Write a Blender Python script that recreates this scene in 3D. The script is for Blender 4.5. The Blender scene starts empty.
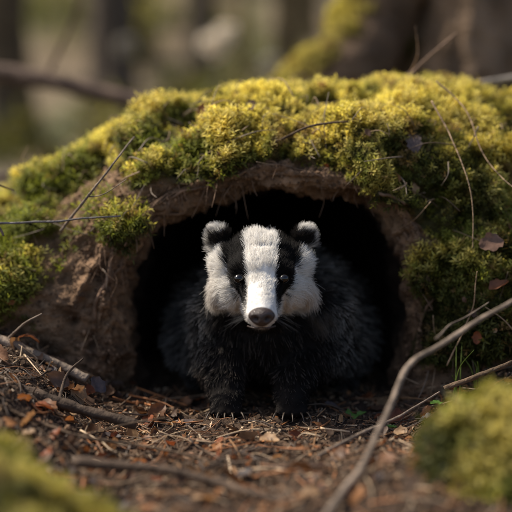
import bpy, bmesh, math, numpy as np
from mathutils import Vector, Matrix
rng=np.random.default_rng(7)
S=bpy.context.scene
# ------------------------------------------------------------------ helpers
def _h(ix,iy,iz,seed):
    n=(ix*374761393+iy*668265263+iz*1274126177+seed*982451653)&0xffffffff
    n=((n^(n>>13))*1274126177)&0xffffffff
    n=(n^(n>>16))&0xffffffff
    return n/2147483647.5-1.0
def vn(p,seed=0):
    p=np.asarray(p,float); f=np.floor(p); i=f.astype(np.int64); t=p-f; t=t*t*(3-2*t)
    r=0
    for dx in (0,1):
        wx=t[:,0] if dx else 1-t[:,0]
        for dy in (0,1):
            wy=t[:,1] if dy else 1-t[:,1]
            for dz in (0,1):
                wz=t[:,2] if dz else 1-t[:,2]
                r=r+wx*wy*wz*_h(i[:,0]+dx,i[:,1]+dy,i[:,2]+dz,seed)
    return r
def fbm(p,freq,oct=4,seed=0,gain=.5):
    p=np.asarray(p,float)*freq; a=1;s=0;n=0
    for o in range(oct):
        s=s+a*vn(p+o*17.3,seed+o); n+=a; a*=gain; p=p*2.03
    return s/n
def sm(a,b,x):
    t=np.clip((x-a)/(b-a),0,1); return t*t*(3-2*t)
def lerp(a,b,t): return a+(b-a)*t
def nrm(v): return v/np.maximum(np.linalg.norm(v,axis=-1,keepdims=True),1e-9)
def mk(name,V,F,mat=None,col=None,smooth=True,parent=None):
    V=np.asarray(V,np.float32); F=np.asarray(F,np.int32); k=F.shape[1]
    me=bpy.data.meshes.new(name)
    me.vertices.add(len(V)); me.vertices.foreach_set('co',V.ravel())
    me.loops.add(F.size); me.loops.foreach_set('vertex_index',F.ravel())
    me.polygons.add(len(F)); me.polygons.foreach_set('loop_start',np.arange(0,F.size,k,dtype=np.int32))
    me.polygons.foreach_set('use_smooth',np.full(len(F),smooth))
    me.update(calc_edges=True)
    if col is not None:
        c=np.ones((len(V),4),np.float32); c[:,:3]=col
        a=me.color_attributes.new(name='Col',type='FLOAT_COLOR',domain='POINT'); a.data.foreach_set('color',c.ravel())
    if mat: me.materials.append(mat)
    ob=bpy.data.objects.new(name,me); S.collection.objects.link(ob)
    if parent: ob.parent=parent
    return ob
def frames(A,spin=None):
    A=nrm(A); n=len(A)
    ref=np.where(np.abs(A[:,2:3])<.9,np.array([[0,0,1.]]),np.array([[1.,0,0]]))
    X=nrm(np.cross(ref,A)); Y=np.cross(A,X)
    if spin is None: spin=rng.uniform(0,2*np.pi,n)
    c=np.cos(spin)[:,None]; s=np.sin(spin)[:,None]
    X2=X*c+Y*s; Y2=-X*s+Y*c
    return np.stack([X2,Y2,A],axis=2)
def inst(TV,TF,P,R,sc,colr=None,tcol=None):
    n=len(P); m=len(TV)
    sc=np.asarray(sc)
    if sc.ndim==1: sc=np.repeat(sc[:,None],3,1)
    V=np.einsum('nij,nmj->nmi',R,TV[None]*sc[:,None,:])+P[:,None,:]
    F=TF[None]+(np.arange(n)*m)[:,None,None]
    C=None
    if colr is not None:
        C=np.repeat(colr[:,None,:],m,1)
        if tcol is not None: C=C*tcol[None,:,None]
        C=C.reshape(-1,3)
    return V.reshape(-1,3),F.reshape(-1,TF.shape[1]),C
def join(parts):
    Vs,Fs,Cs=[],[],[];o=0
    for p in parts:
        Vs.append(p[0]);Fs.append(p[1]+o);o+=len(p[0])
        if len(p)>2 and p[2] is not None: Cs.append(p[2])
    return np.concatenate(Vs),np.concatenate(Fs),(np.concatenate(Cs) if Cs else None)
def crom(P,n):
    P=np.asarray(P,float); P=np.vstack([2*P[0]-P[1],P,2*P[-1]-P[-2]])
    m=len(P)-3; t=np.linspace(0,m-1e-6,n); i=t.astype(int); u=(t-i)[:,None]
    a,b,c,d=P[i],P[i+1],P[i+2],P[i+3]
    return .5*((2*b)+(-a+c)*u+(2*a-5*b+4*c-d)*u**2+(-a+3*b-3*c+d)*u**3)
def tube(P,r0,r1,n=40,k=10,rough=.15,wob=0,seed=0,taper=1.0):
    C=crom(P,n)
    if wob: C=C+np.stack([fbm(C,9,3,seed+i) for i in range(3)],1)*wob
    T=nrm(np.gradient(C,axis=0)); t=np.linspace(0,1,n)
    R=r0+(r1-r0)*t**taper
    ref=np.array([0.13,0.21,1.0]) if abs(T[:,2]).mean()<.8 else np.array([1.,.2,.1])
    X=nrm(np.cross(T,ref)); Y=np.cross(T,X)
    a=np.arange(k)/k*2*np.pi
    D=X[:,None]*np.cos(a)[None,:,None]+Y[:,None]*np.sin(a)[None,:,None]
    V=C[:,None]+D*R[:,None,None]
    q=V.reshape(-1,3); f=1/max(r0,1e-4)
    d=1+rough*(fbm(q,f*.45,3,seed+5)*1.6)
    V=C[:,None]+D*(R[:,None]*d.reshape(n,k))[:,:,None]
    V=np.concatenate([V[:1]*.02+C[:1,None]*.98,V,V[-1:]*.02+C[-1:,None]*.98])
    n2=n+2
    i=np.arange(n2-1)[:,None]; j=np.arange(k)[None]
    F=np.stack([i*k+j,i*k+(j+1)%k,(i+1)*k+(j+1)%k,(i+1)*k+j],-1).reshape(-1,4)
    return V.reshape(-1,3),F
# ------------------------------------------------------------------ materials
def newmat(name):
    m=bpy.data.materials.new(name); m.use_nodes=True; nt=m.node_tree; nt.nodes.clear()
    return m,nt,nt.nodes,nt.links
def vmat(name,rough=.8,var=.35,nscale=60,bump=.3,bscale=200,bdist=.002,transl=0,spec=.3,tint=None,tcol=(1,1,1)):
    m,nt,N,L=newmat(name)
    out=N.new('ShaderNodeOutputMaterial'); b=N.new('ShaderNodeBsdfPrincipled')
    b.inputs['Roughness'].default_value=rough
    b.inputs['Specular IOR Level'].default_value=spec
    if tint is None:
        c=N.new('ShaderNodeAttribute'); c.attribute_name='Col'; csrc=c.outputs['Color']
    else:
        c=N.new('ShaderNodeRGB'); c.outputs[0].default_value=(*tint,1); csrc=c.outputs[0]
    tc=N.new('ShaderNodeTexCoord')
    if var:
        n1=N.new('ShaderNodeTexNoise'); n1.inputs['Scale'].default_value=nscale; n1.inputs['Detail'].default_value=6
        n1.inputs['Roughness'].default_value=.65
        L.new(tc.outputs['Object'],n1.inputs['Vector'])
        mr=N.new('ShaderNodeMapRange'); mr.inputs[1].default_value=.3; mr.inputs[2].default_value=.7
        mr.inputs[3].default_value=1-var; mr.inputs[4].default_value=1+var
        L.new(n1.outputs['Fac'],mr.inputs[0])
        mx=N.new('ShaderNodeVectorMath'); mx.operation='SCALE'
        L.new(csrc,mx.inputs[0]); L.new(mr.outputs[0],mx.inputs['Scale']); csrc=mx.outputs[0]
    L.new(csrc,b.inputs['Base Color'])
    if bump:
        n2=N.new('ShaderNodeTexNoise'); n2.inputs['Scale'].default_value=bscale; n2.inputs['Detail'].default_value=5
        L.new(tc.outputs['Object'],n2.inputs['Vector'])
        bp=N.new('ShaderNodeBump'); bp.inputs['Strength'].default_value=bump; bp.inputs['Distance'].default_value=bdist
        L.new(n2.outputs['Fac'],bp.inputs['Height']); L.new(bp.outputs[0],b.inputs['Normal'])
    if transl:
        t=N.new('ShaderNodeBsdfTranslucent'); ms=N.new('ShaderNodeMixShader'); ms.inputs[0].default_value=transl
        vm=N.new('ShaderNodeVectorMath'); vm.operation='MULTIPLY'; vm.inputs[1].default_value=tcol
        L.new(csrc,vm.inputs[0]); L.new(vm.outputs[0],t.inputs['Color'])
        L.new(b.outputs[0],ms.inputs[1]); L.new(t.outputs[0],ms.inputs[2]); L.new(ms.outputs[0],out.inputs[0])
    else: L.new(b.outputs[0],out.inputs[0])
    return m
M_soil=vmat('soil',.9,.5,45,1.0,260,.005)
M_moss=vmat('moss_leaf',.6,0,40,0,transl=.45,tcol=(1.35,1.35,.8))
M_leaf=vmat('dead_leaf',.5,.35,90,.4,300,.001,transl=.25,tcol=(1.6,1.2,.8))
M_wood=vmat('wood_bits',.6,.35,150,.5,500,.001,spec=.45)
M_bark=vmat('bark',.85,.5,35,1.0,90,.006)
M_tbark=vmat('tree_bark',.9,.45,12,1.0,30,.03)
M_fol=vmat('foliage',.5,0,3,0,transl=.45,tcol=(1.4,1.4,.7))
M_stone=vmat('clod',.9,0,90,0,400,.001)
# ------------------------------------------------------------------ ground
def gh(x,y,fine=True):
    x=np.asarray(x,float); y=np.asarray(y,float)
    p=np.stack([x,y,np.zeros_like(x)],1)
    z=np.zeros_like(x)
    near=1-sm(1.5,3,np.hypot(x,y))
    fy=sm(-.75,-.08,y)
    z+=.095*sm(-.14,-.36,x)*fy*near
    z+=.045*sm(.16,.4,x)*fy*near
    z+=.03*np.exp(-(((x+.22)/.14)**2+((y+.62)/.14)**2))
    z+=.06*np.exp(-(((x-.24)/.12)**2+((y+.42)/.10)**2))
    z+=fbm(p,5,3,3)*.012*(near*.9+.1)
    r=np.hypot(x,y)
    z+=sm(2,8,r)*fbm(p,.5,3,9)*.25
    z+=sm(9,45,y)*7.5+sm(45,120,y)*8
    z+=sm(6,60,np.abs(x))*3
    if fine:
        z+=near*(fbm(p,22,4,11,.6)*.013+fbm(p,90,2,21)*.004)
    return z
def spaced(lo,hi,step,far_lo,far_hi,g=1.12):
    a=list(np.arange(lo,hi,step)); s=step;v=a[-1]
    while v<far_hi: s*=g; v+=s; a.append(v)
    s=step;v=a[0];b=[]
    while v>far_lo: s*=g; v-=s; b.append(v)
    return np.array(b[::-1]+a)
gx=spaced(-.55,.55,.0035,-160,160); gy=spaced(-.75,.25,.0035,-60,220)
GX,GY=np.meshgrid(gx,gy); xx=GX.ravel(); yy=GY.ravel(); zz=gh(xx,yy)
def gridF(r,c):
    i=np.arange(r-1)[:,None]; j=np.arange(c-1)[None]
    return np.stack([i*c+j,i*c+j+1,(i+1)*c+j+1,(i+1)*c+j],-1).reshape(-1,4)
P=np.stack([xx,yy,zz],1)
soil1=np.array([.042,.025,.016]); soil2=np.array([.115,.072,.044]); litter=np.array([.20,.15,.095]); grn=np.array([.10,.115,.04])
w=sm(-.4,.5,fbm(P,14,4,31))[:,None]
col=lerp(soil1,soil2,w)
far=sm(1.2,4,np.hypot(xx,yy))[:,None]
w2=sm(-.15,.3,fbm(P,.9,4,33))[:,None]
col=lerp(col,lerp(litter,grn,w2*.8),far)
mk('ground',P,gridF(len(gy),len(gx)),M_soil,col)
# ------------------------------------------------------------------ burrow mound
NC=520
inner=[(-.172,-.03),(-.186,.069),(-.178,.151),(-.150,.220),(-.092,.266),(-.022,.288),(.047,.293),(.116,.284),(.171,.255),(.206,.200),(.220,.138),(.206,.069),(.188,-.03)]
outer=[(-.230,-.03),(-.245,.10),(-.218,.187),(-.172,.255),(-.108,.300),(-.021,.318),(.045,.323),(.118,.319),(.185,.292),(.231,.24),(.247,.161),(.238,.081),(.221,-.03)]
mid=[(-.60,-.03),(-.47,.08),(-.38,.15),(-.31,.205),(-.24,.26),(-.15,.325),(-.03,.355),(.04,.362),(.12,.366),(.2,.355),(.27,.31),(.34,.25),(.40,.16),(.47,.07),(.56,-.03)]
crest=[(-.85,-.06),(-.66,.06),(-.52,.17),(-.41,.235),(-.30,.282),(-.18,.35),(-.09,.38),(.02,.39),(.13,.40),(.26,.405),(.40,.385),(.55,.32),(.70,.22),(.84,.08),(1.0,-.06)]
def curve(c,Y,sx=1,sz=1,cx=.02,cz=0):
    c=np.array(c,float); c=np.stack([(c[:,0]-cx)*sx+cx,np.full(len(c),Y),(c[:,1]-cz)*sz+cz],1)
    d=crom(c,800); s=np.r_[0,np.cumsum(np.linalg.norm(np.diff(d,axis=0),axis=1))]; s/=s[-1]
    t=np.linspace(0,1,NC)
    return np.stack([np.interp(t,s,d[:,i]) for i in range(3)],1)
I0=curve(inner,.10); O0=curve(outer,.04); M0=curve(mid,.09); C0=curve(crest,.30)
tt=np.linspace(0,1,NC)
side=np.abs(tt-.5)*2
M0[:,1]-=.06*sm(.45,.9,side)
keys=[curve(inner,1.15,.05,.2),curve(inner,1.1,.5,.55),curve(inner,.8,.85,.8),curve(inner,.45,1.0,.98),curve(inner,.2,1.03,1.02),I0,
      lerp(I0,O0,.45)+np.array([0,-.025,0]),O0,M0,lerp(M0,C0,.5)+np.array([0,0,.012]),C0,curve(crest,.55,.98,.92),curve(crest,.95,.92,.6),curve(crest,1.5,.9,-.2,cz=-.05)]
K=np.stack(keys)
nk=len(keys); rowsper=[4,5,8,10,14,24,24,34,46,40,26,14,10]
ts=np.concatenate([k+np.linspace(0,1,n,endpoint=False) for k,n in enumerate(rowsper)]+[[nk-1]])
KP=np.concatenate([2*K[:1]-K[1:2],K,2*K[-1:]-K[-2:-1]])
ii=np.minimum(ts.astype(int),nk-2); u=(ts-ii)[:,None,None]
a,b,c,d=KP[ii],KP[ii+1],KP[ii+2],KP[ii+3]
G=.5*((2*b)+(-a+c)*u+(2*a-5*b+4*c-d)*u**2+(-a+3*b-3*c+d)*u**3)
def gnorm(G):
    n=np.cross(np.gradient(G,axis=1),np.gradient(G,axis=0)); return nrm(n)
Nn=gnorm(G)
flip=bool(Nn[np.argmin(abs(ts-10)),NC//2,2]<0)
if flip: Nn=-Nn
NR=len(ts); T=np.repeat(ts[:,None],NC,1).ravel()
Q=G.reshape(-1,3); nn=Nn.reshape(-1,3)
edge=fbm(Q,12,3,41)*1.9+fbm(Q,45,2,43)*.5
thr=6.95+.40*sm(-.12,-.2,Q[:,0])*sm(.33,.2,Q[:,2])
zl=.045+.055*sm(-.1,-.2,Q[:,0])
mossm=sm(thr-.15,thr+.2,T+edge*.75)*sm(zl,zl+.04,Q[:,2]+edge*.03)*(T<12.5)
bare=sm(.26,.38,fbm(Q,8,3,47)); mossm=mossm*(1-bare*.9)
cell=np.abs(fbm(Q,13,2,51))
clump=sm(.0,.30,cell)*2-1
clump2=fbm(Q,32,2,52)
big=fbm(Q,5.5,2,59)
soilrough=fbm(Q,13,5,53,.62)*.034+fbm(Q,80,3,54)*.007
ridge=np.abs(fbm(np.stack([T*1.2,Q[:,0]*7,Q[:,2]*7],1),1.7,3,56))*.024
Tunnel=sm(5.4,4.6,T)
disp=lerp(soilrough-ridge*(1-Tunnel)+.006,(clump*.015+clump2*.019+big*.034+.016),mossm)
Q2=Q+nn*disp[:,None]
Q2[:,2]-=.014*mossm*sm(8.0,7.0,T)*(Q[:,2]>.15)
G2=Q2.reshape(NR,NC,3); n2=gnorm(G2).reshape(-1,3); n2=-n2 if flip else n2
ms=mossm[:,None]
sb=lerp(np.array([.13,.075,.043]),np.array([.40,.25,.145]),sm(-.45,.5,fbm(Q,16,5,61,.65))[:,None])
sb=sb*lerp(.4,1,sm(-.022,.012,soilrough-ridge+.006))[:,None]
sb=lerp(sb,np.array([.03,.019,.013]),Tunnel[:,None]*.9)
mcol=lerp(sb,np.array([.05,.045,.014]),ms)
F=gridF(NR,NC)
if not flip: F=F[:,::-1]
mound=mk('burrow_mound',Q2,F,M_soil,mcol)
# ------------------------------------------------------------------ moss sprigs
def sprig(nl,seed,wid=.13):
    r=np.random.default_rng(seed); V=[];F=[];tc=[]
    bend=r.uniform(-.35,.35,2)
    for i in range(nl):
        t=(i+1)/nl; ax=np.array([bend[0]*t*t,bend[1]*t*t,t*.95])
        a=i*2.4+r.uniform(-.4,.4); ln=.52*(1-.45*t)*r.uniform(.8,1.2)
        up=.35+.9*t
        d=nrm(np.array([math.cos(a),math.sin(a),up])); s=np.array([-math.sin(a),math.cos(a),0])*wid*(1-.3*t)
        m=ax+d*ln*.5+np.array([0,0,-.03])
        tip=ax+d*ln+np.array([math.cos(a),math.sin(a),-.3])*.12
        k=len(V); V+=[ax-s*.2,m-s,tip,m+s]; F.append([k,k+1,k+2,k+3]); q=.38+.68*t; tc+=[q*.55,q,q*1.5,q]
    return np.array(V),np.array(F),np.array(tc)
sprigs=[sprig(12,s,.085) for s in range(5)]
def mossy(name,PV,PF,PN,wt,count,lo=.008,hi=.021,colfun=None,parent=None,dim=1):
    v=PV[PF]; ar=.5*np.linalg.norm(np.cross(v[:,2]-v[:,0],v[:,3]-v[:,1]),axis=1)
    pw=ar*wt[PF].mean(1); pw/=pw.sum()
    f=rng.choice(len(PF),count,p=pw); a=rng.random((count,2))
    q=v[f]; pos=lerp(lerp(q[:,0],q[:,1],a[:,:1]),lerp(q[:,3],q[:,2],a[:,:1]),a[:,1:])
    nr=nrm(PN[PF[f]].mean(1))
    swirl=np.stack([fbm(pos,24,2,71+i) for i in range(3)],1)
    A=nrm(nr*.8+np.array([0,0,.35])+swirl*1.5+rng.normal(0,.25,(count,3)))
    sc=rng.uniform(lo,hi,count)*(1+.7*fbm(pos,20,2,77))
    C=colfun(pos,nr,count)*dim
    parts=[]
    for k,(TV,TF,tc) in enumerate(sprigs):
        m=np.arange(count)%5==k
        parts.append(inst(TV,TF,pos[m]-A[m]*.002,frames(A[m]),sc[m],C[m],tc))
    V,F,C=join(parts)
    return mk(name,V,F,M_moss,C,smooth=False,parent=parent)
def mosscol(pos,nr,n):
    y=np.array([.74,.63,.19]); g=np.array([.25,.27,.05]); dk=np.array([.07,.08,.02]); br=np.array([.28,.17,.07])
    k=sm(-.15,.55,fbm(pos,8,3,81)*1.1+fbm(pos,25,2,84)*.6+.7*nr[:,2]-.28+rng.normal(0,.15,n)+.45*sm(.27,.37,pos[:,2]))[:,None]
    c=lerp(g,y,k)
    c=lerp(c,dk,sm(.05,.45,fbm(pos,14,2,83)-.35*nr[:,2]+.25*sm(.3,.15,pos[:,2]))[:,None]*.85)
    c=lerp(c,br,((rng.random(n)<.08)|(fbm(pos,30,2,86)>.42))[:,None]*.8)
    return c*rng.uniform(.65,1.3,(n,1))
wt=mossm*(.2+sm(-.9,.6,clump))*(Q2[:,1]<.75)*(np.abs(Q2[:,0])<.75)*(1.2-.9*sm(.3,.6,Q2[:,1]))
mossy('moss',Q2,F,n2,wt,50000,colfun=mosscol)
def dome(cx,cy,rx,ry,h,seed,zoff=-.01):
    r=np.linspace(0,1,28); a=np.linspace(0,2*np.pi,65)
    R,Aa=np.meshgrid(r,a,indexing='ij')
    x=cx+R*np.cos(Aa)*rx*(1+.15*np.sin(3*Aa+seed)); y=cy+R*np.sin(Aa)*ry*(1+.12*np.cos(2*Aa+seed))
    base=gh(x.ravel(),y.ravel(),False).reshape(x.shape)
    z=base+zoff+h*np.sqrt(np.clip(1-R**2.2,0,1))
    p=np.stack([x,y,z],-1); q=p.reshape(-1,3).copy()
    q[:,2]+=fbm(q,22,3,seed)*.045*(1-R.ravel()**4); p=q.reshape(p.shape)
    n=nrm(np.cross(np.gradient(p,axis=0),np.gradient(p,axis=1)))
    n=np.where(n[...,2:3]<0,-n,n)
    return q,gridF(28,65),n.reshape(-1,3)
def moss_cushion(cx,cy,rx,ry,h,seed,count,dim=.7):
    q,f,n=dome(cx,cy,rx,ry,h,seed)
    base=mk('moss_clump',q,f,M_soil,np.tile([.04,.045,.015],(len(q),1)))
    mossy('sprigs',q,f,n,np.ones(len(q)),count,.010,.026,colfun=mosscol,parent=base,dim=dim)
moss_cushion(-.235,-.62,.13,.12,.065,3,4500)
moss_cushion(.252,-.43,.068,.06,.042,5,2800)
moss_cushion(-.75,1.35,.35,.25,.10,8,4000)
# ------------------------------------------------------------------ debris on ground
def scatter(n,x0,x1,y0,y1):
    x=rng.uniform(x0,x1,n*2); y=rng.uniform(y0,y1,n*2)
    k=~((y>.10)&((x<-.15)|(x>.2)))
    x=x[k][:n]; y=y[k][:n]; return np.stack([x,y,gh(x,y)],1)
bm=bmesh.new(); bmesh.ops.create_icosphere(bm,subdivisions=1,radius=1)
icoV=np.array([v.co[:] for v in bm.verts]); icoF=np.array([[v.index for v in f.verts] for f in bm.faces]); bm.free()
n=17000; p=scatter(n,-.55,.55,-.75,.35)
sel=rng.choice(np.where((mossm<.2)&(T>5.2)&(T<9)&(Q2[:,2]>-.01))[0],5500)
p=np.concatenate([p,Q2[sel]]); n=len(p)
icoN=icoV*(1+.5*vn(icoV*1.7+3.1,4)[:,None])
s=np.minimum(rng.lognormal(0,.5,n)*.0017,.0042); s[-5500:]*=.8
sc3=s[:,None]*rng.uniform(.5,1.5,(n,3))
c=lerp(np.array([.05,.03,.018]),np.array([.20,.125,.075]),rng.random((n,1))**1.5); c[-5500:]*=1.6
V,Fc,C=inst(icoN,icoF,p+np.array([0,0,.0003]),frames(rng.normal(size=(n,3))),sc3,c)
mk('soil_crumbs',V,Fc,M_stone,C,smooth=False)
chipV=np.array([[-.5,-.12,0],[.5,-.06,.02],[.55,.05,.03],[-.45,.1,0],[-.5,-.1,.07],[.45,-.05,.09],[.5,.05,.08],[-.42,.1,.08]])
chipF=np.array([[0,3,2,1],[4,5,6,7],[0,1,5,4],[1,2,6,5],[2,3,7,6],[3,0,4,7]])
def flatframes(n,tilt=.3):
    A=nrm(np.array([0,0,1.])+rng.normal(0,tilt,(n,3))); return frames(A)
n=9500; p=scatter(n,-.55,.55,-.75,.15)
pal=np.array([[.38,.21,.10],[.26,.13,.065],[.12,.075,.045],[.60,.44,.28],[.06,.04,.028],[.42,.17,.06],[.30,.21,.13],[.10,.065,.04]])
L_=rng.lognormal(0,.65,n)*.0085
sc3=np.stack([L_,rng.uniform(.3,1.0,n)*.016,rng.uniform(.4,1,n)*.012],1)
V,Fc,C=inst(chipV,chipF,p+np.array([0,0,.002]),flatframes(n,.5),sc3,pal[rng.integers(0,8,n)]*rng.uniform(.6,1.2,(n,1)))
mk('wood_chips',V,Fc,M_wood,C,smooth=False)
parts=[]
for i in range(1000):
    x=rng.uniform(-.5,.5); y=rng.uniform(-.7,.10)
    if abs(x)<.09 and y>-.12 : continue
    L=rng.uniform(.02,.09); a=rng.uniform(0,6.28); d=np.array([math.cos(a),math.sin(a)])*L/2
    xs=np.array([x-d[0],x+rng.normal(0,.004),x+d[0]]); ys=np.array([y-d[1],y+rng.normal(0,.004),y+d[1]])
    zs=gh(xs,ys)+rng.uniform(.001,.012,3)
    r=rng.uniform(.0004,.0015)
    v,f=tube(np.stack([xs,ys,zs],1),r,r*.5,6,5,.1)
    parts.append((v,f,np.tile(pal[rng.integers(0,8)]*rng.uniform(.6,1.1),(len(v),1))))
V,Fc,C=join(parts); mk('pine_needles',V,Fc,M_wood,C)
def leafT(seed):
    r=np.random.default_rng(seed); nu,nv=9,6; V=[];
    curl=r.uniform(.2,.9); fold=r.uniform(.1,.6); tw=r.uniform(-.5,.5)
    for i in range(nu):
        t=i/(nu-1); w=.36*math.sin(math.pi*min(1,t*.93+.05))**.8*(1+.18*math.sin(i*2.3+seed))
        for j in range(nv):
            s=j/(nv-1)*2-1
            x=t-.5; y=s*w; z=fold*abs(y)+curl*(x*x)*.6*(1 if seed%2 else -1)+tw*x*y+.03*math.sin(7*t+4*s+seed)
            V.append((x,y,z))
    return np.array(V),gridF(nu,nv)
lt=[leafT(i) for i in range(6)]
lpal=np.array([[.26,.12,.055],[.34,.155,.06],[.14,.08,.05],[.12,.095,.09],[.42,.27,.15],[.27,.09,.04],[.10,.06,.04]])
def leaves(name,p,up,size,tilt=.5,colr=None):
    n=len(p); A=nrm(up+rng.normal(0,tilt,(n,3))); R=frames(A)
    c=lpal[rng.integers(0,7,n)]*rng.uniform(.6,1.15,(n,1)) if colr is None else colr
    parts=[]
    for k in range(6):
        m=np.arange(n)%6==k
        if m.sum(): parts.append(inst(lt[k][0],lt[k][1],p[m],R[m],size[m],c[m]))
    V,F_,C=join(parts); return mk(name,V,F_,M_leaf,C)
n=1500; p=scatter(n,-.55,.6,-.75,.10)
keep=~((np.abs(p[:,0]-.01)<.08)&(p[:,1]>-.11)); dens=rng.random(n)<(.5+.5*sm(.05,.3,np.abs(p[:,0]-.03))); p=p[keep&dens]
leaves('leaf_litter',p+np.array([0,0,.005]),np.array([0,0,1.]),rng.uniform(.008,.034,len(p))*rng.choice([.5,.8,1],len(p)),.55)
sel=np.where((mossm>.6)&(Q2[:,1]<.3)&(np.abs(Q2[:,0])<.45))[0]; sel=rng.choice(sel,42)
leaves('fallen_leaves',Q2[sel]+n2[sel]*.014,n2[sel],rng.uniform(.008,.022,42),.5)
pp=np.array([[.315,.0,.225],[.325,.0,.165],[.215,.05,.355],[-.205,-.06,.045],[-.30,-.02,.10],[-.25,-.10,.06],[-.33,-.08,.09]])
leaves('dry_leaf',pp,np.array([0,-.7,.7]),np.array([.036,.03,.030,.026,.030,.03,.032]),.3,np.array([[.22,.13,.09],[.26,.11,.06],[.16,.12,.11],[.07,.065,.08],[.2,.09,.05],[.12,.08,.06],[.24,.12,.06]]))
def blades(name,pts,n,Ls,spread,colr):
    parts=[]
    for (x,y) in pts:
        for i in range(n):
            z=gh(np.array([x]),np.array([y]))[0]
            a=rng.uniform(0,6.28); L=rng.uniform(*Ls); d=np.array([math.cos(a),math.sin(a),0])*spread*L
            b=np.array([x,y,z])+rng.normal(0,.006,3)*np.array([1,1,0])
            P=np.array([b,b+d*.3+np.array([0,0,L*.5]),b+d+np.array([0,0,L*rng.uniform(.7,.95)])])
            v,f=tube(P,.0011,.0003,10,4,0); parts.append((v,f,np.tile(np.array(colr)*rng.uniform(.7,1.2),(len(v),1))))
    V,F_,C=join(parts); return mk(name,V,F_,M_fol,C)
blades('grass_tuft',[(.27,-.04),(.3,-.02)],4,(.04,.09),.35,(.16,.22,.05))
gp=np.array([[.125,-.03,0],[.14,-.035,0],[.13,-.04,0],[.235,-.05,0],[.24,-.055,0],[.17,-.12,0]]); gp[:,2]=gh(gp[:,0],gp[:,1])+.008
leaves('seedling_leaves',gp,np.array([0,-.3,1.]),np.full(6,.015),.3,np.tile([.12,.24,.05],(6,1)))
# ------------------------------------------------------------------ branches
def branch(name,P,r0,r1,col,twigs=(),mat=M_bark,k=12,n=60,rough=.2,wob=.006,seed=0):
    parts=[tube(P,r0,r1,n,k,rough,wob,seed)]
    for tw in twigs: parts.append(tube(tw[0],tw[1],tw[1]*.45,24,8,rough,wob*.5,seed+3))
    V,F_,_=join(parts)
    c=np.array(col)*(1+.5*fbm(V,60,3,seed))[:,None]
    return mk(name,V,F_,mat,c)
grey=(.24,.185,.14); brn=(.12,.08,.05); dkb=(.085,.058,.04); tan=(.38,.26,.16)
branch('broken_stick',[(-.46,.01,.115),(-.34,-.01,.094),(-.28,-.02,.072),(-.222,-.03,.046)],.0068,.0062,grey,[([(-.33,-.01,.097),(-.305,-.03,.12),(-.28,-.04,.135)],.002)],rough=.25,wob=.003,seed=1)
branch('fallen_branch',[(-.46,-.14,.105),(-.32,-.15,.07),(-.22,-.16,.040),(-.145,-.165,.020)],.0085,.006,dkb,[([(-.24,-.16,.045),(-.235,-.12,.07),(-.215,-.11,.09)],.0025)],rough=.25,seed=2)
branch('fallen_branch',[(-.19,-.36,.03),(-.10,-.37,.025),(-.04,-.39,.02),(.0,-.42,.018),(.06,-.45,.014)],.006,.003,dkb,[([(-.06,-.38,.025),(-.02,-.35,.04),(.03,-.34,.045)],.002)],seed=4)
branch('fallen_branch',[(.05,-.52,.0),(.10,-.42,.04),(.14,-.35,.075),(.165,-.3,.12),(.21,-.27,.15),(.29,-.25,.19),(.38,-.24,.225)],.0040,.0022,grey,[([(.2,-.275,.145),(.23,-.2,.15),(.28,-.16,.17)],.0014)],seed=5,wob=.014)
branch('fallen_branch',[(-.30,-.22,.055),(-.22,-.25,.034),(-.13,-.25,.02),(-.05,-.29,.012)],.0026,.0012,brn,[([(-.2,-.25,.03),(-.15,-.22,.035),(-.1,-.21,.04)],.0014)],seed=31)
branch('fallen_branch',[(.07,-.27,.012),(.12,-.22,.022),(.18,-.15,.03),(.23,-.12,.05)],.0020,.0010,grey,seed=33)
branch('twig',[(-.26,.02,.24),(-.225,-.01,.285),(-.19,-.005,.33),(-.165,.03,.365)],.0022,.001,grey,[([(-.225,-.01,.285),(-.2,-.02,.29),(-.17,-.02,.31)],.001)],seed=6)
branch('twig',[(-.46,-.02,.245),(-.34,-.02,.253),(-.25,-.015,.252),(-.175,-.02,.262)],.002,.001,(.20,.18,.17),seed=7)
branch('twig',[(-.34,.0,.30),(-.345,-.02,.27),(-.33,-.02,.235)],.0028,.0015,grey,seed=8)
branch('twig',[(-.46,.06,.29),(-.38,.04,.305),(-.33,.05,.29)],.002,.001,brn,seed=9)
branch('twig',[(.02,.04,.355),(.08,.02,.38),(.16,.06,.385),(.24,.07,.36)],.0018,.0008,brn,seed=10)
branch('twig',[(.24,.06,.41),(.26,.04,.37),(.285,.0,.29),(.29,-.01,.22)],.0012,.0006,tan,seed=11)
branch('twig',[(.19,.22,.39),(.22,.25,.44),(.26,.26,.48),(.305,.27,.515)],.003,.0012,(.30,.20,.14),[([(.23,.25,.45),(.24,.22,.48),(.235,.2,.52)],.0012)],seed=12)
branch('twig',[(.25,.1,.44),(.29,.08,.40),(.31,.03,.33),(.36,-.01,.28)],.0011,.0006,tan,seed=13)
branch('twig',[(.20,.5,.42),(.35,.48,.44),(.5,.45,.47),(.62,.45,.5)],.006,.004,(.28,.25,.22),seed=14)
branch('twig',[(.255,-.01,.06),(.285,-.02,.13),(.29,-.03,.19)],.001,.0006,tan,seed=16)
branch('fallen_branch',[(.24,-.1,.05),(.3,-.11,.075),(.37,-.1,.10),(.46,-.08,.12)],.0035,.002,brn,seed=17)
parts=[]
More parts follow.
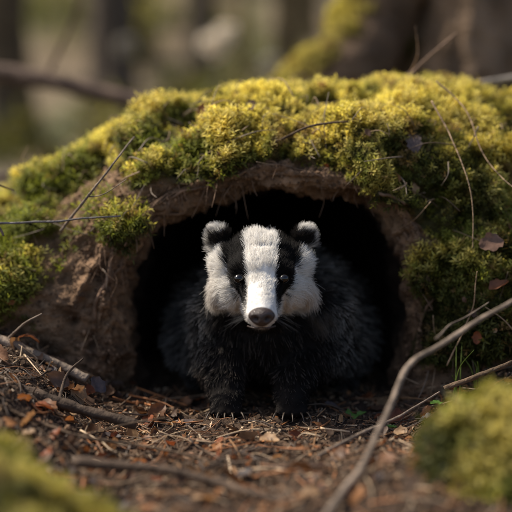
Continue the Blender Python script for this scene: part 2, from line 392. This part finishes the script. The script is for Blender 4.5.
for i in range(240):
    k=rng.choice(np.where((T>6.8)&(T<10.4)&(np.abs(Q2[:,0])<.5))[0]); b=Q2[k]+n2[k]*.010
    d=nrm(rng.normal(size=3)); d=d-n2[k]*np.dot(d,n2[k])*(.8 if i%4 else .2); L=rng.uniform(.02,.09)
    bend=n2[k]*rng.uniform(.003,.02)
    v,f=tube([b-d*L/2,b+bend,b+d*L/2+bend*.5],rng.uniform(.0005,.0012),.0004,12,5,.1)
    parts.append((v,f,np.tile(np.array([tan,brn,grey][i%3]),(len(v),1))))
V,F_,C=join(parts); mk('dry_stems',V,F_,M_wood,C)
parts=[]; n2g=n2.reshape(NR,NC,3)
for i in range(26):
    r0=rng.uniform(5.6,6.9); a0=rng.uniform(.05,.8); a1=a0+rng.uniform(.06,.25)
    js=np.clip(np.linspace(a0,a1,14)*NC,0,NC-1).astype(int); rr=[np.argmin(abs(ts-(r0+.25*math.sin(i+q_*.5)))) for q_ in range(14)]
    P=np.array([G2[r,j]-n2g[r,j]*.0003 for r,j in zip(rr,js)])
    parts.append(tube(P,rng.uniform(.001,.0035),.0006,60,7,.2,.004,i))
for i in range(70):
    j=int(rng.uniform(.2,.9)*NC); r=np.argmin(abs(ts-rng.uniform(5.7,7.3))); b=G2[r,j]; L=rng.uniform(.01,.045)
    d=np.array([rng.normal(0,.3),rng.normal(-.3,.2),-1])*L
    parts.append(tube([b,b+d*.5+rng.normal(0,.005,3),b+d],.0007,.0003,10,5,.1))
V,F_,_=join(parts); mk('tree_roots',V,F_,M_bark,np.array([.20,.125,.08])*(1+.5*fbm(V,50,3,3))[:,None])
branch('fallen_log',[(-1.1,1.35,.54),(-.62,1.3,.49),(-.35,1.25,.435),(-.12,1.2,.385),(.1,1.15,.34)],.026,.014,(.14,.095,.07),[([(-.5,1.3,.47),(-.42,1.2,.6),(-.36,1.15,.75)],.006)],seed=20,n=80,k=14)
branch('fallen_branch',[(-.9,.75,.23),(-.5,.72,.27),(-.36,.7,.305),(-.2,.65,.32)],.011,.006,(.16,.12,.09),seed=21)
# ------------------------------------------------------------------ trees
def crown(cx,cy,cz,R,H,n,seed,leaf=.07):
    r=np.random.default_rng(seed)
    nc=max(6,n//120); cen=r.normal(size=(nc,3)); cen=nrm(cen)*r.random((nc,1))**.4*np.array([R,R,H])+np.array([cx,cy,cz])
    k=r.integers(0,nc,n); p=cen[k]+r.normal(size=(n,3))*R*.17
    q=np.array([[-.5,0,0],[0,-.3,.05],[.5,0,0],[0,.3,.05]]); f=np.array([[0,1,2,3]])
    c=lerp(np.array([.05,.07,.025]),np.array([.17,.165,.06]),r.random((nc,1))[k])*r.uniform(.7,1.3,(n,1))
    return inst(q,f,p,frames(r.normal(size=(n,3))),r.uniform(.7,1.3,n)*leaf,c)
def tree(x,y,r,h,seed,col=(.11,.085,.06),lean=0,crown_n=1800,flare=1.6,name='tree'):
    rr=np.random.default_rng(seed)
    root=bpy.data.objects.new(name,None); S.collection.objects.link(root)
    z0=float(gh(np.array([x]),np.array([y]),False)[0])-.1
    n=90;k=40; t=np.linspace(0,1,n)**1.6; Z=z0+t*h
    if name=='mossy_tree': n=220;k=120;t=np.linspace(0,1,n)**2.2; Z=z0+t*h
    a=np.arange(k+1)/k*2*np.pi
    R=r*(1-.75*t)[:,None]*(1+(flare-1)*np.exp(-(Z-z0)/(r*1.7)))[:,None]*np.ones(k+1)
    but=np.exp(-(Z-z0)/(r*2.2))[:,None]*(.28*np.cos(5*a+seed)+.12*np.cos(3*a+seed*2))[None]
    X=x+lean*t[:,None]*h+(R*(1+but))*np.cos(a); Y=y+(R*(1+but))*np.sin(a)
    P=np.stack([X,Y,np.repeat(Z[:,None],k+1,1)],-1).reshape(-1,3)
    N_=nrm(P-np.stack([np.repeat(x+lean*t*h,k+1),np.full(len(P),y),P[:,2]],1))
    q=P*np.array([1,1,.22]); P=P+N_*(fbm(q,9/r*.23,4,seed)*r*.18-np.abs(fbm(q,20/r*.23,3,seed+4))*r*.34)[:,None]
    P=P.reshape(n,k+1,3); P[:,-1]=P[:,0]; nn_=N_; P=P.reshape(-1,3)
    c=np.array(col)*(1+.9*fbm(q,14,3,seed))[:,None]
    mk('trunk',P,gridF(n,k+1),M_tbark,c,parent=root)
    parts=[]
    for i in range(6):
        hz=h*rr.uniform(.5,.9); b=np.array([x+lean*hz,y,z0+hz]); a_=rr.uniform(0,6.28); L=h*rr.uniform(.15,.28)
        d=np.array([math.cos(a_),math.sin(a_),.5])
        parts.append(tube([b,b+d*L*.5,b+d*L+np.array([0,0,L*.2])],r*.28,r*.05,14,7,.1,.05,i))
    V,F_,_=join(parts); mk('limbs',V,F_,M_tbark,np.tile(col,(len(V),1)),parent=root)
    if crown_n:
        V,F_,C=crown(x+lean*h,y,z0+h*.86,h*.24,h*.2,crown_n,seed); mk('crown',V,F_,M_fol,C,smooth=False,parent=root)
    return P,gridF(n,k+1),nn_,root
PT,FT,NT,rt=tree(.55,1.40,.225,9,3,(.24,.16,.10),.0,3500,1.6,'mossy_tree')
mw=sm(.15,.4,fbm(PT,7,3,91)-.45*NT[:,0]-.6+.9*sm(.58,.3,PT[:,2])-.5*sm(.7,1.3,PT[:,2]))*(PT[:,2]<1.5)*(NT[:,1]<.4)
mossy('trunk_moss',PT,FT,NT,mw,6000,.012,.026,mosscol,rt,.6)
rp=[(.40,1.34,.94),(.32,1.32,.70),(.24,1.27,.54),(.13,1.22,.43),(.02,1.16,.34),(-.12,1.1,.15)]
RV,RF=tube(rp,.105,.055,90,28,.28,.03,44)
mk('buttress_root',RV,RF,M_tbark,np.array([.17,.11,.07])*(1+.6*fbm(RV,12,3,4))[:,None],parent=rt)
Cc=crom(rp,90)
Cc=np.repeat(np.vstack([Cc[:1],Cc,Cc[-1:]]),28,0); RN_=nrm(RV-Cc)
rw=sm(.05,.4,fbm(RV,9,3,92)+.7*RN_[:,2]-.75*RN_[:,0])
mossy('root_moss',RV,RF,RN_,rw,8500,.012,.026,mosscol,rt,.75)
sp=[(-1.15,8.5,.20),(-2.3,9.5,.26),(.35,12,.16),(-.75,15,.20),(1.2,14,.2),(-3.1,13,.25),(2.6,10,.25),(-1.9,18,.24),(.9,20,.22),(3.8,16,.3),(-4.6,17,.3),(-.9,24,.3),(2.4,25,.3),(-3.4,26,.3),(5.5,22,.3),(-6,22,.3),(.2,30,.3),(-2.2,32,.3),(4,32,.3),(1.6,9,.07),(-.1,10.5,.04),(-1.8,12,.06)]
for i,(x,y,r) in enumerate(sp): tree(x,y,r,11+i%4,20+i,(.10+.03*(i%3),.078+.02*(i%3),.06),.01*((i%5)-2),1200)
parts=[]; r=np.random.default_rng(5)
for i in range(80):
    y=r.uniform(5,34); x=r.uniform(-.35,.35)*(y+4); z=float(gh(np.array([x]),np.array([y]),False)[0])
    s=r.uniform(.35,1.0)*(.5+y/25)
    V,F_,C=crown(x,y,z+s*.5,s,s*.7,420,100+i,.05+.003*y)
    C=C*r.uniform(.6,1.8)*np.array([1.25,1.08,1.0]); parts.append((V,F_,C))
V,F_,C=join(parts); mk('undergrowth',V,F_,M_fol,C,smooth=False)
M_bokeh=vmat('bokeh_pale',.4,0,3,0,transl=.4,tcol=(1,1,1))  # pale colour painted in to pass for bright out-of-focus light spots
for i,(x,y,z,s,cc) in enumerate([(-.19,4.5,.74,.075,.93),(.12,7.5,.74,.06,.6),(-.80,6,.78,.05,.5)]):
    e=bpy.data.objects.new('bokeh_spot',None); S.collection.objects.link(e)  # added leaf spray imitating a bokeh highlight; its stalk is invented as support
    z0=float(gh(np.array([x]),np.array([y]),False)[0])-.05
    V,F_=tube([(x+.1,y,z0),(x+.05,y+.03,(z0+z)/2),(x,y,z+.05)],.006,.002,24,8,.1,.01,i); mk('spot_stem',V,F_,M_bark,np.tile([.12,.09,.06],(len(V),1)),parent=e)
    V,F_,C=crown(x,y,z,s,s,1600,300+i,.035); mk('bokeh_leaves',V,F_,M_bokeh,C*0+np.array([cc,cc*.92,cc*.78]),smooth=False,parent=e)
# ------------------------------------------------------------------ BADGER
bad=bpy.data.objects.new('badger',None); S.collection.objects.link(bad)
hx=.007; bx=.022
bm=bmesh.new()
def ell(c,r,sub=3,rot=None):
    m=Matrix.Translation(c)
    if rot: m=m@rot
    m=m@Matrix.Diagonal((*r,1)); bmesh.ops.create_icosphere(bm,subdivisions=sub,radius=1,matrix=m)
def chain(pts,sq=1.0):
    for (p,q) in zip(pts[:-1],pts[1:]):
        d=math.dist(p[:3],q[:3]); m=max(2,int(d/(min(p[3],q[3])*.3)))
        for i in range(m+1):
            t=i/m; v=[lerp(p[k],q[k],t) for k in range(4)]; ell(v[:3],(v[3],v[3],v[3]*sq),2)
ell((hx,-.002,.199),(.050,.060,.043))
ell((hx,-.040,.194),(.040,.042,.033))
for s in (-1,1):
    ell((hx+s*.034,-.004,.172),(.029,.044,.030))
    ell((hx+s*.040,.002,.198),(.024,.040,.030))
    ell((hx+s*.0270,-.060,.2020),(.012,.013,.007),2)
    ell((hx+s*.056,.002,.2335),(.0155,.008,.0165),3,Matrix.Rotation(s*.35,4,'Z')@Matrix.Rotation(s*.3,4,'Y'))
    ell((hx+s*.010,-.114,.152),(.0115,.016,.011),2)
    chain([(bx+s*.055,.07,.11,.050),(bx-.006+s*.060,.05,.075,.041),(.004+s*.048,.012,.044,.030),(.004+s*.043,-.006,.026,.024),(.004+s*.043,-.022,.015,.021)])
    for k in range(4):
        ell((.004+s*.043+(k-1.5)*.0105,-.036+.003*abs(k-1.5),.0095),(.0064,.012,.008),2)
    chain([(bx+s*.080,.28,.08,.060),(bx+s*.090,.19,.055,.048),(bx+s*.10,.30,.035,.03),(bx+s*.104,.17,.014,.018),(bx+s*.104,.14,.012,.015)])
chain([(hx,-.055,.182,.0290),(hx,-.092,.166,.0215),(hx,-.126,.1530,.0160)])
chain([(hx,-.02,.160,.031),(hx,-.075,.147,.018),(hx,-.116,.140,.0105)])
chain([(hx,.01,.178,.050),(bx-.008,.07,.138,.068)])
ell((bx,.09,.100),(.090,.085,.082)); ell((bx+.004,.17,.102),(.106,.13,.088)); ell((bx+.008,.33,.098),(.104,.13,.085))
ell((bx+.004,.14,.062),(.120,.105,.058))
chain([(bx+.01,.44,.11,.035),(bx+.012,.54,.10,.016)])
me=bpy.data.meshes.new('t'); bm.to_mesh(me); bm.free()
to=bpy.data.objects.new('t',me); S.collection.objects.link(to)
m=to.modifiers.new('r','REMESH'); m.mode='VOXEL'; m.voxel_size=.0026
m=to.modifiers.new('s','SMOOTH'); m.iterations=7; m.factor=.5
dg=bpy.context.evaluated_depsgraph_get(); ev=to.evaluated_get(dg); em=ev.to_mesh()
nv=len(em.vertices); BV=np.zeros(nv*3); em.vertices.foreach_get('co',BV); BV=BV.reshape(-1,3)
BN=np.zeros(nv*3); em.vertices.foreach_get('normal',BN); BN=BN.reshape(-1,3)
em.calc_loop_triangles(); BT=np.zeros(len(em.loop_triangles)*3,int); em.loop_triangles.foreach_get('vertices',BT); BT=BT.reshape(-1,3)
ev.to_mesh_clear(); bpy.data.objects.remove(to)
WH=np.array([.92,.89,.84]); BK=np.array([.012,.010,.009]); GR=np.array([.12,.11,.10])
noseP=np.array([hx,-.141,.1520])
EY=[np.array([hx+s*.0280,-.0775,.1910]) for s in (-1,1)]
def headw(p):
    return sm(.055,.03,p[:,1])*sm(.110,.132,p[:,2])
def furcol(p,n,jit=0):
    x=p[:,0]-hx; u=np.abs(x); y=p[:,1]; z=p[:,2]
    k=len(p); j=rng.normal(0,.0009,k) if jit else 0
    ui=np.interp(z,[.148,.161,.172,.195,.22,.25],[.0190,.0185,.0172,.0168,.0195,.0230])+j
    uo=np.interp(z,[.148,.156,.172,.195,.22,.25],[.0195,.0222,.0330,.0425,.048,.052])+j
    stripe=sm(ui-.0012,ui+.0012,u)*sm(uo+.0015,uo-.0015,u)*sm(-.124,-.114,y)
    c=lerp(WH,BK,stripe[:,None])
    chin=sm(.141,.134,z)
    c=lerp(c,BK*1.5,chin[:,None])
    c=lerp(c,np.array([.62,.52,.41]),(sm(.050,.070,u)*sm(.21,.16,z)*.6)[:,None])
    ear=sm(.036,.042,u)*sm(.218,.225,z)
    ec=lerp(BK*2,WH,sm(.2395,.2455,z+.25*(u-.056))[:,None])
    ec=lerp(ec,WH,(sm(.065,.070,u))[:,None]); back=(n[:,1]>.35)[:,None]
    ec=lerp(ec,BK,back*.7*sm(.24,.232,z)[:,None])
    c=lerp(c,ec,ear[:,None])
    hw=headw(p)[:,None]*sm(.036,.018,y-.6*np.clip(z-.2,0,1)-ear*.03)[:,None]
    body=lerp(BK*1.2,GR,(sm(.05,.14,y)*sm(.04,.10,z+.25*np.abs(p[:,0]-bx)))[:,None])
    return lerp(body,c,hw),hw[:,0],ear
bc,_,_=furcol(BV,BN)
M_skin=vmat('skin',.9,.2,100,.2,400,.001,spec=.1)
body=mk('body',BV,BT,M_skin,bc*.8,parent=bad)
M_fur=vmat('fur',.5,0,1,0,transl=.35,spec=.18)
def curves(name,PTS,rad,COL,mat,parent):
    n,k,_=PTS.shape
    hc=bpy.data.hair_curves.new(name); hc.add_curves([k]*n)
    hc.attributes['position'].data.foreach_set('vector',PTS.astype(np.float32).ravel())
    ra=hc.attributes.get('radius') or hc.attributes.new('radius','FLOAT','POINT')
    ra.data.foreach_set('value',rad.astype(np.float32).ravel())
    ca=hc.attributes.new('Col','FLOAT_COLOR','POINT')
    c4=np.ones((n,k,4),np.float32); c4[...,:3]=COL; ca.data.foreach_set('color',c4.ravel())
    hc.materials.append(mat); ob=bpy.data.objects.new(name,hc); S.collection.objects.link(ob); ob.parent=parent; return ob
v=BV[BT]; ar=.5*np.linalg.norm(np.cross(v[:,1]-v[:,0],v[:,2]-v[:,0]),axis=1)
cen=v.mean(1)
dens=lerp(1,5.0,headw(cen))*lerp(1,.25,sm(.2,.3,cen[:,1]))
dens*=np.where(cen[:,2]<.004,.05,1)
dens*=np.where(np.linalg.norm(cen-noseP,axis=1)<.0165,0,1)
for e in EY: dens*=np.where(np.linalg.norm(cen-e,axis=1)<.0066,0,1)
pw=ar*dens; pw/=pw.sum()
NH=120000
f=rng.choice(len(BT),NH,p=pw); w=rng.dirichlet((1,1,1),NH)
R0=(v[f]*w[:,:,None]).sum(1); RN=nrm((BN[BT[f]]*w[:,:,None]).sum(1))
rc,hw,ear=furcol(R0,RN,1)
y=R0[:,1]; z=R0[:,2]; u=np.abs(R0[:,0]-hx)
dn=np.linalg.norm(R0-noseP,axis=1)
Lh=np.interp(dn,[.015,.03,.06,.10,.14,.2],[.0025,.004,.006,.009,.013,.017])
Lh+=.014*sm(.04,.062,u)*sm(.19,.165,z)*sm(-.05,-.01,y)
Lh=lerp(Lh,.0080,ear)
Lb=np.interp(y,[-.03,.05,.12,.3],[.009,.022,.036,.040])*np.interp(z,[0,.03,.06,.12],[.18,.45,.85,1])
L_=lerp(Lb,Lh,hw)*rng.uniform(.6,1.3,NH)
flow_h=nrm(R0-noseP+np.array([0,.01,0])); flow_h=lerp(flow_h,np.array([0,.2,-.9])+np.sign(R0[:,:1]-hx)*np.array([.65,0,0]),(sm(.03,.06,u)*sm(.21,.17,z)*.75*(1-ear))[:,None])
flow_h=lerp(flow_h,np.array([0,-.15,1.])+(np.sign(R0[:,:1]-hx)*np.array([.7,0,0])),ear[:,None])
front=sm(.2,.8,-RN[:,1])
sx_=np.sign(R0[:,:1]-bx)
flow_b=nrm(np.array([0,.5,-.85])+sx_*np.array([.15,0,0]))
flow_b=lerp(flow_b,np.array([0,0,-1.])+sx_*np.array([.25,0,0]),front[:,None])
flow=lerp(flow_b,flow_h,hw[:,None]); flow=flow-RN*(flow*RN).sum(1,keepdims=True); flow=nrm(flow)
cl=np.stack([fbm(R0,70,2,200+i) for i in range(3)],1); cl2=np.stack([fbm(R0,220,1,210+i) for i in range(3)],1)
lift=lerp(.34,.34,hw)+.5*ear; lift=lift+.15*sm(.055,.075,u)*hw
amp=lerp(.42,.24,hw)
D0=nrm(RN*lift[:,None]+flow*.9+cl*amp[:,None]*1.3+cl2*amp[:,None]*.8+rng.normal(0,.10,(NH,3)))
D1=nrm(D0-RN*.22+flow*.45+cl*amp[:,None]+np.array([0,0,-.12])*(1-hw)[:,None]+rng.normal(0,.12,(NH,3)))
kk=5; t=np.linspace(0,1,kk)[None,:,None]
PTS=R0[:,None]-RN[:,None]*.0008+L_[:,None,None]*(D0[:,None]*(t-.5*t*t)+D1[:,None]*(.5*t*t))*1.15
rad=lerp(.00042,.00019,hw)[:,None]*np.linspace(1,.35,kk)[None]**.7
COL=np.repeat(rc[:,None],kk,1)
lat=np.abs(R0[:,0]-bx)
gp_=(1-hw)*np.clip(sm(.05,.11,y)+sm(.055,.085,lat)*sm(-.01,.04,y),0,1)*sm(.04,.085,z+.05*sm(.08,.13,y))
griz=(gp_*(rng.random(NH)<.85))[:,None]
prof=np.array([.30,.15,.04,.35,1.0])
gz=prof[None,:,None]*np.array([.92,.87,.79])*(rng.uniform(.15,1.1,(NH,1,1)))*(.75+.5*fbm(R0,40,2,230))[:,None,None]
COL=lerp(COL,np.clip(gz,.01,1),griz[:,:,None])
chest=((1-hw)*(rng.random(NH)<.18))[:,None,None]; COL=lerp(COL,np.array([.17,.14,.12]),chest*(1-griz[:,:,None])*np.linspace(0,1,kk)[None,:,None])
COL=COL*rng.uniform(.85,1.06,(NH,1,1))
curves('fur_coat',PTS,rad,np.clip(COL,0,.94),M_fur,bad)
WN=30; P=[];
for i in range(WN):
    s=-1 if i%2 else 1
    b=np.array([hx+s*rng.uniform(.012,.020),rng.uniform(-.129,-.109),rng.uniform(.145,.157)])
    d=nrm(np.array([s*1.,rng.uniform(-.5,.3),rng.uniform(-.5,.1)])); L=rng.uniform(.015,.035); tq=np.linspace(0,1,kk)[:,None]
    P.append(b+d*L*tq+np.array([0,.0,-.006])*tq**2)
P=np.array(P); curves('whiskers',P,np.repeat(np.linspace(.00013,.00004,kk)[None],WN,0),np.full((WN,kk,3),.10),M_fur,bad)
def simple(name,col,rough,coat=0,spec=.5,bump=0):
    m,nt,N,L=newmat(name); o=N.new('ShaderNodeOutputMaterial'); b=N.new('ShaderNodeBsdfPrincipled')
    b.inputs['Base Color'].default_value=(*col,1); b.inputs['Roughness'].default_value=rough; b.inputs['Coat Weight'].default_value=coat
    b.inputs['Specular IOR Level'].default_value=spec
    if bump:
        v_=N.new('ShaderNodeTexVoronoi'); v_.inputs['Scale'].default_value=700; tc=N.new('ShaderNodeTexCoord'); L.new(tc.outputs['Object'],v_.inputs['Vector'])
        bp=N.new('ShaderNodeBump'); bp.inputs['Strength'].default_value=bump; bp.inputs['Distance'].default_value=.0009
        L.new(v_.outputs['Distance'],bp.inputs['Height']); L.new(bp.outputs[0],b.inputs['Normal'])
    L.new(b.outputs[0],o.inputs[0]); return m
M_eye=simple('eye',(.006,.004,.003),.07,.4,.6); M_nose=simple('nose',(.045,.028,.023),.38,.1,.5,.7); M_claw=simple('claw',(.08,.058,.04),.5)
bm=bmesh.new(); bmesh.ops.create_icosphere(bm,subdivisions=4,radius=1)
sV=np.array([q.co[:] for q in bm.verts]); sF=np.array([[q.index for q in f_.verts] for f_ in bm.faces]); bm.free()
for e,nm in zip(EY,('eye_right','eye_left')):
    mk(nm,sV*np.array([.0064,.0060,.0058])+e,sF,M_eye,parent=bad)
nv_=sV.copy()
w_=1-.28*sm(.2,-1,nv_[:,2]); nv_[:,0]*=w_
for s in (-1,1):
    dd=np.linalg.norm(nv_-nrm(np.array([s*.50,-.8,-.08])),axis=1); nv_*=(1-.6*np.exp(-(dd/.25)**2))[:,None]
mk('nose',nv_*np.array([.0165,.0125,.0118])+noseP+np.array([0,.004,.001]),sF,M_nose,parent=bad)
v_,f_=tube([(hx-.017,-.116,.1378),(hx-.008,-.128,.1378),(hx,-.132,.1392),(hx+.008,-.128,.1378),(hx+.017,-.116,.1378)],.0011,.0011,24,6,0); mk('mouth',v_,f_,M_nose,parent=bad)
parts=[]
for s in (-1,1):
    for k in range(5):
        o=(k-2)*.0092+rng.normal(0,.0008); b=np.array([.004+s*.043+o,-.041+.0025*abs(k-2)**1.5,.0095]); q_=rng.uniform(.85,1.2)
        parts.append(tube([b,b+np.array([o*.15,-.009,.001])*q_,b+np.array([o*.3,-.015,-.003])*q_,b+np.array([o*.4,-.018,-.0075])*q_],.0016,.0004,14,8,0))
V,F_,_=join(parts); mk('claws',V,F_,M_claw,parent=bad)
bad.location=(0,-.03,0)
# ------------------------------------------------------------------ light + camera
sd=nrm(np.array([-.93,.26,0.])); el=math.radians(53)
dirv=Vector((sd[0]*math.cos(el),sd[1]*math.cos(el),math.sin(el)))
W=bpy.data.worlds.new('World'); S.world=W; W.use_nodes=True; nt=W.node_tree; nt.nodes.clear()
sk=nt.nodes.new('ShaderNodeTexSky'); sk.sky_type='NISHITA'; sk.sun_disc=False; sk.sun_elevation=el; sk.sun_rotation=math.atan2(sd[0],sd[1])
sk.air_density=.9; sk.dust_density=3.0; sk.ozone_density=.6
bg=nt.nodes.new('ShaderNodeBackground'); bg.inputs['Strength'].default_value=.145; wo=nt.nodes.new('ShaderNodeOutputWorld')
nt.links.new(sk.outputs[0],bg.inputs[0]); nt.links.new(bg.outputs[0],wo.inputs[0])
sl=bpy.data.lights.new('sun','SUN'); sl.energy=5.0; sl.angle=math.radians(.5); sl.color=(1,.91,.77)
so=bpy.data.objects.new('sun',sl); S.collection.objects.link(so); so.rotation_euler=dirv.to_track_quat('Z','Y').to_euler()
cam=bpy.data.cameras.new('camera'); cam.lens=85; cam.sensor_width=36; cam.clip_start=.05; cam.clip_end=600
cam.dof.use_dof=True; cam.dof.focus_distance=1.53; cam.dof.aperture_fstop=2.0
co=bpy.data.objects.new('camera',cam); S.collection.objects.link(co); co.location=(0,-1.6,.40)
co.rotation_euler=(math.radians(90-6.886),0,0); S.camera=co
S.view_settings.view_transform='Standard'; S.view_settings.look='None'; S.view_settings.exposure=0
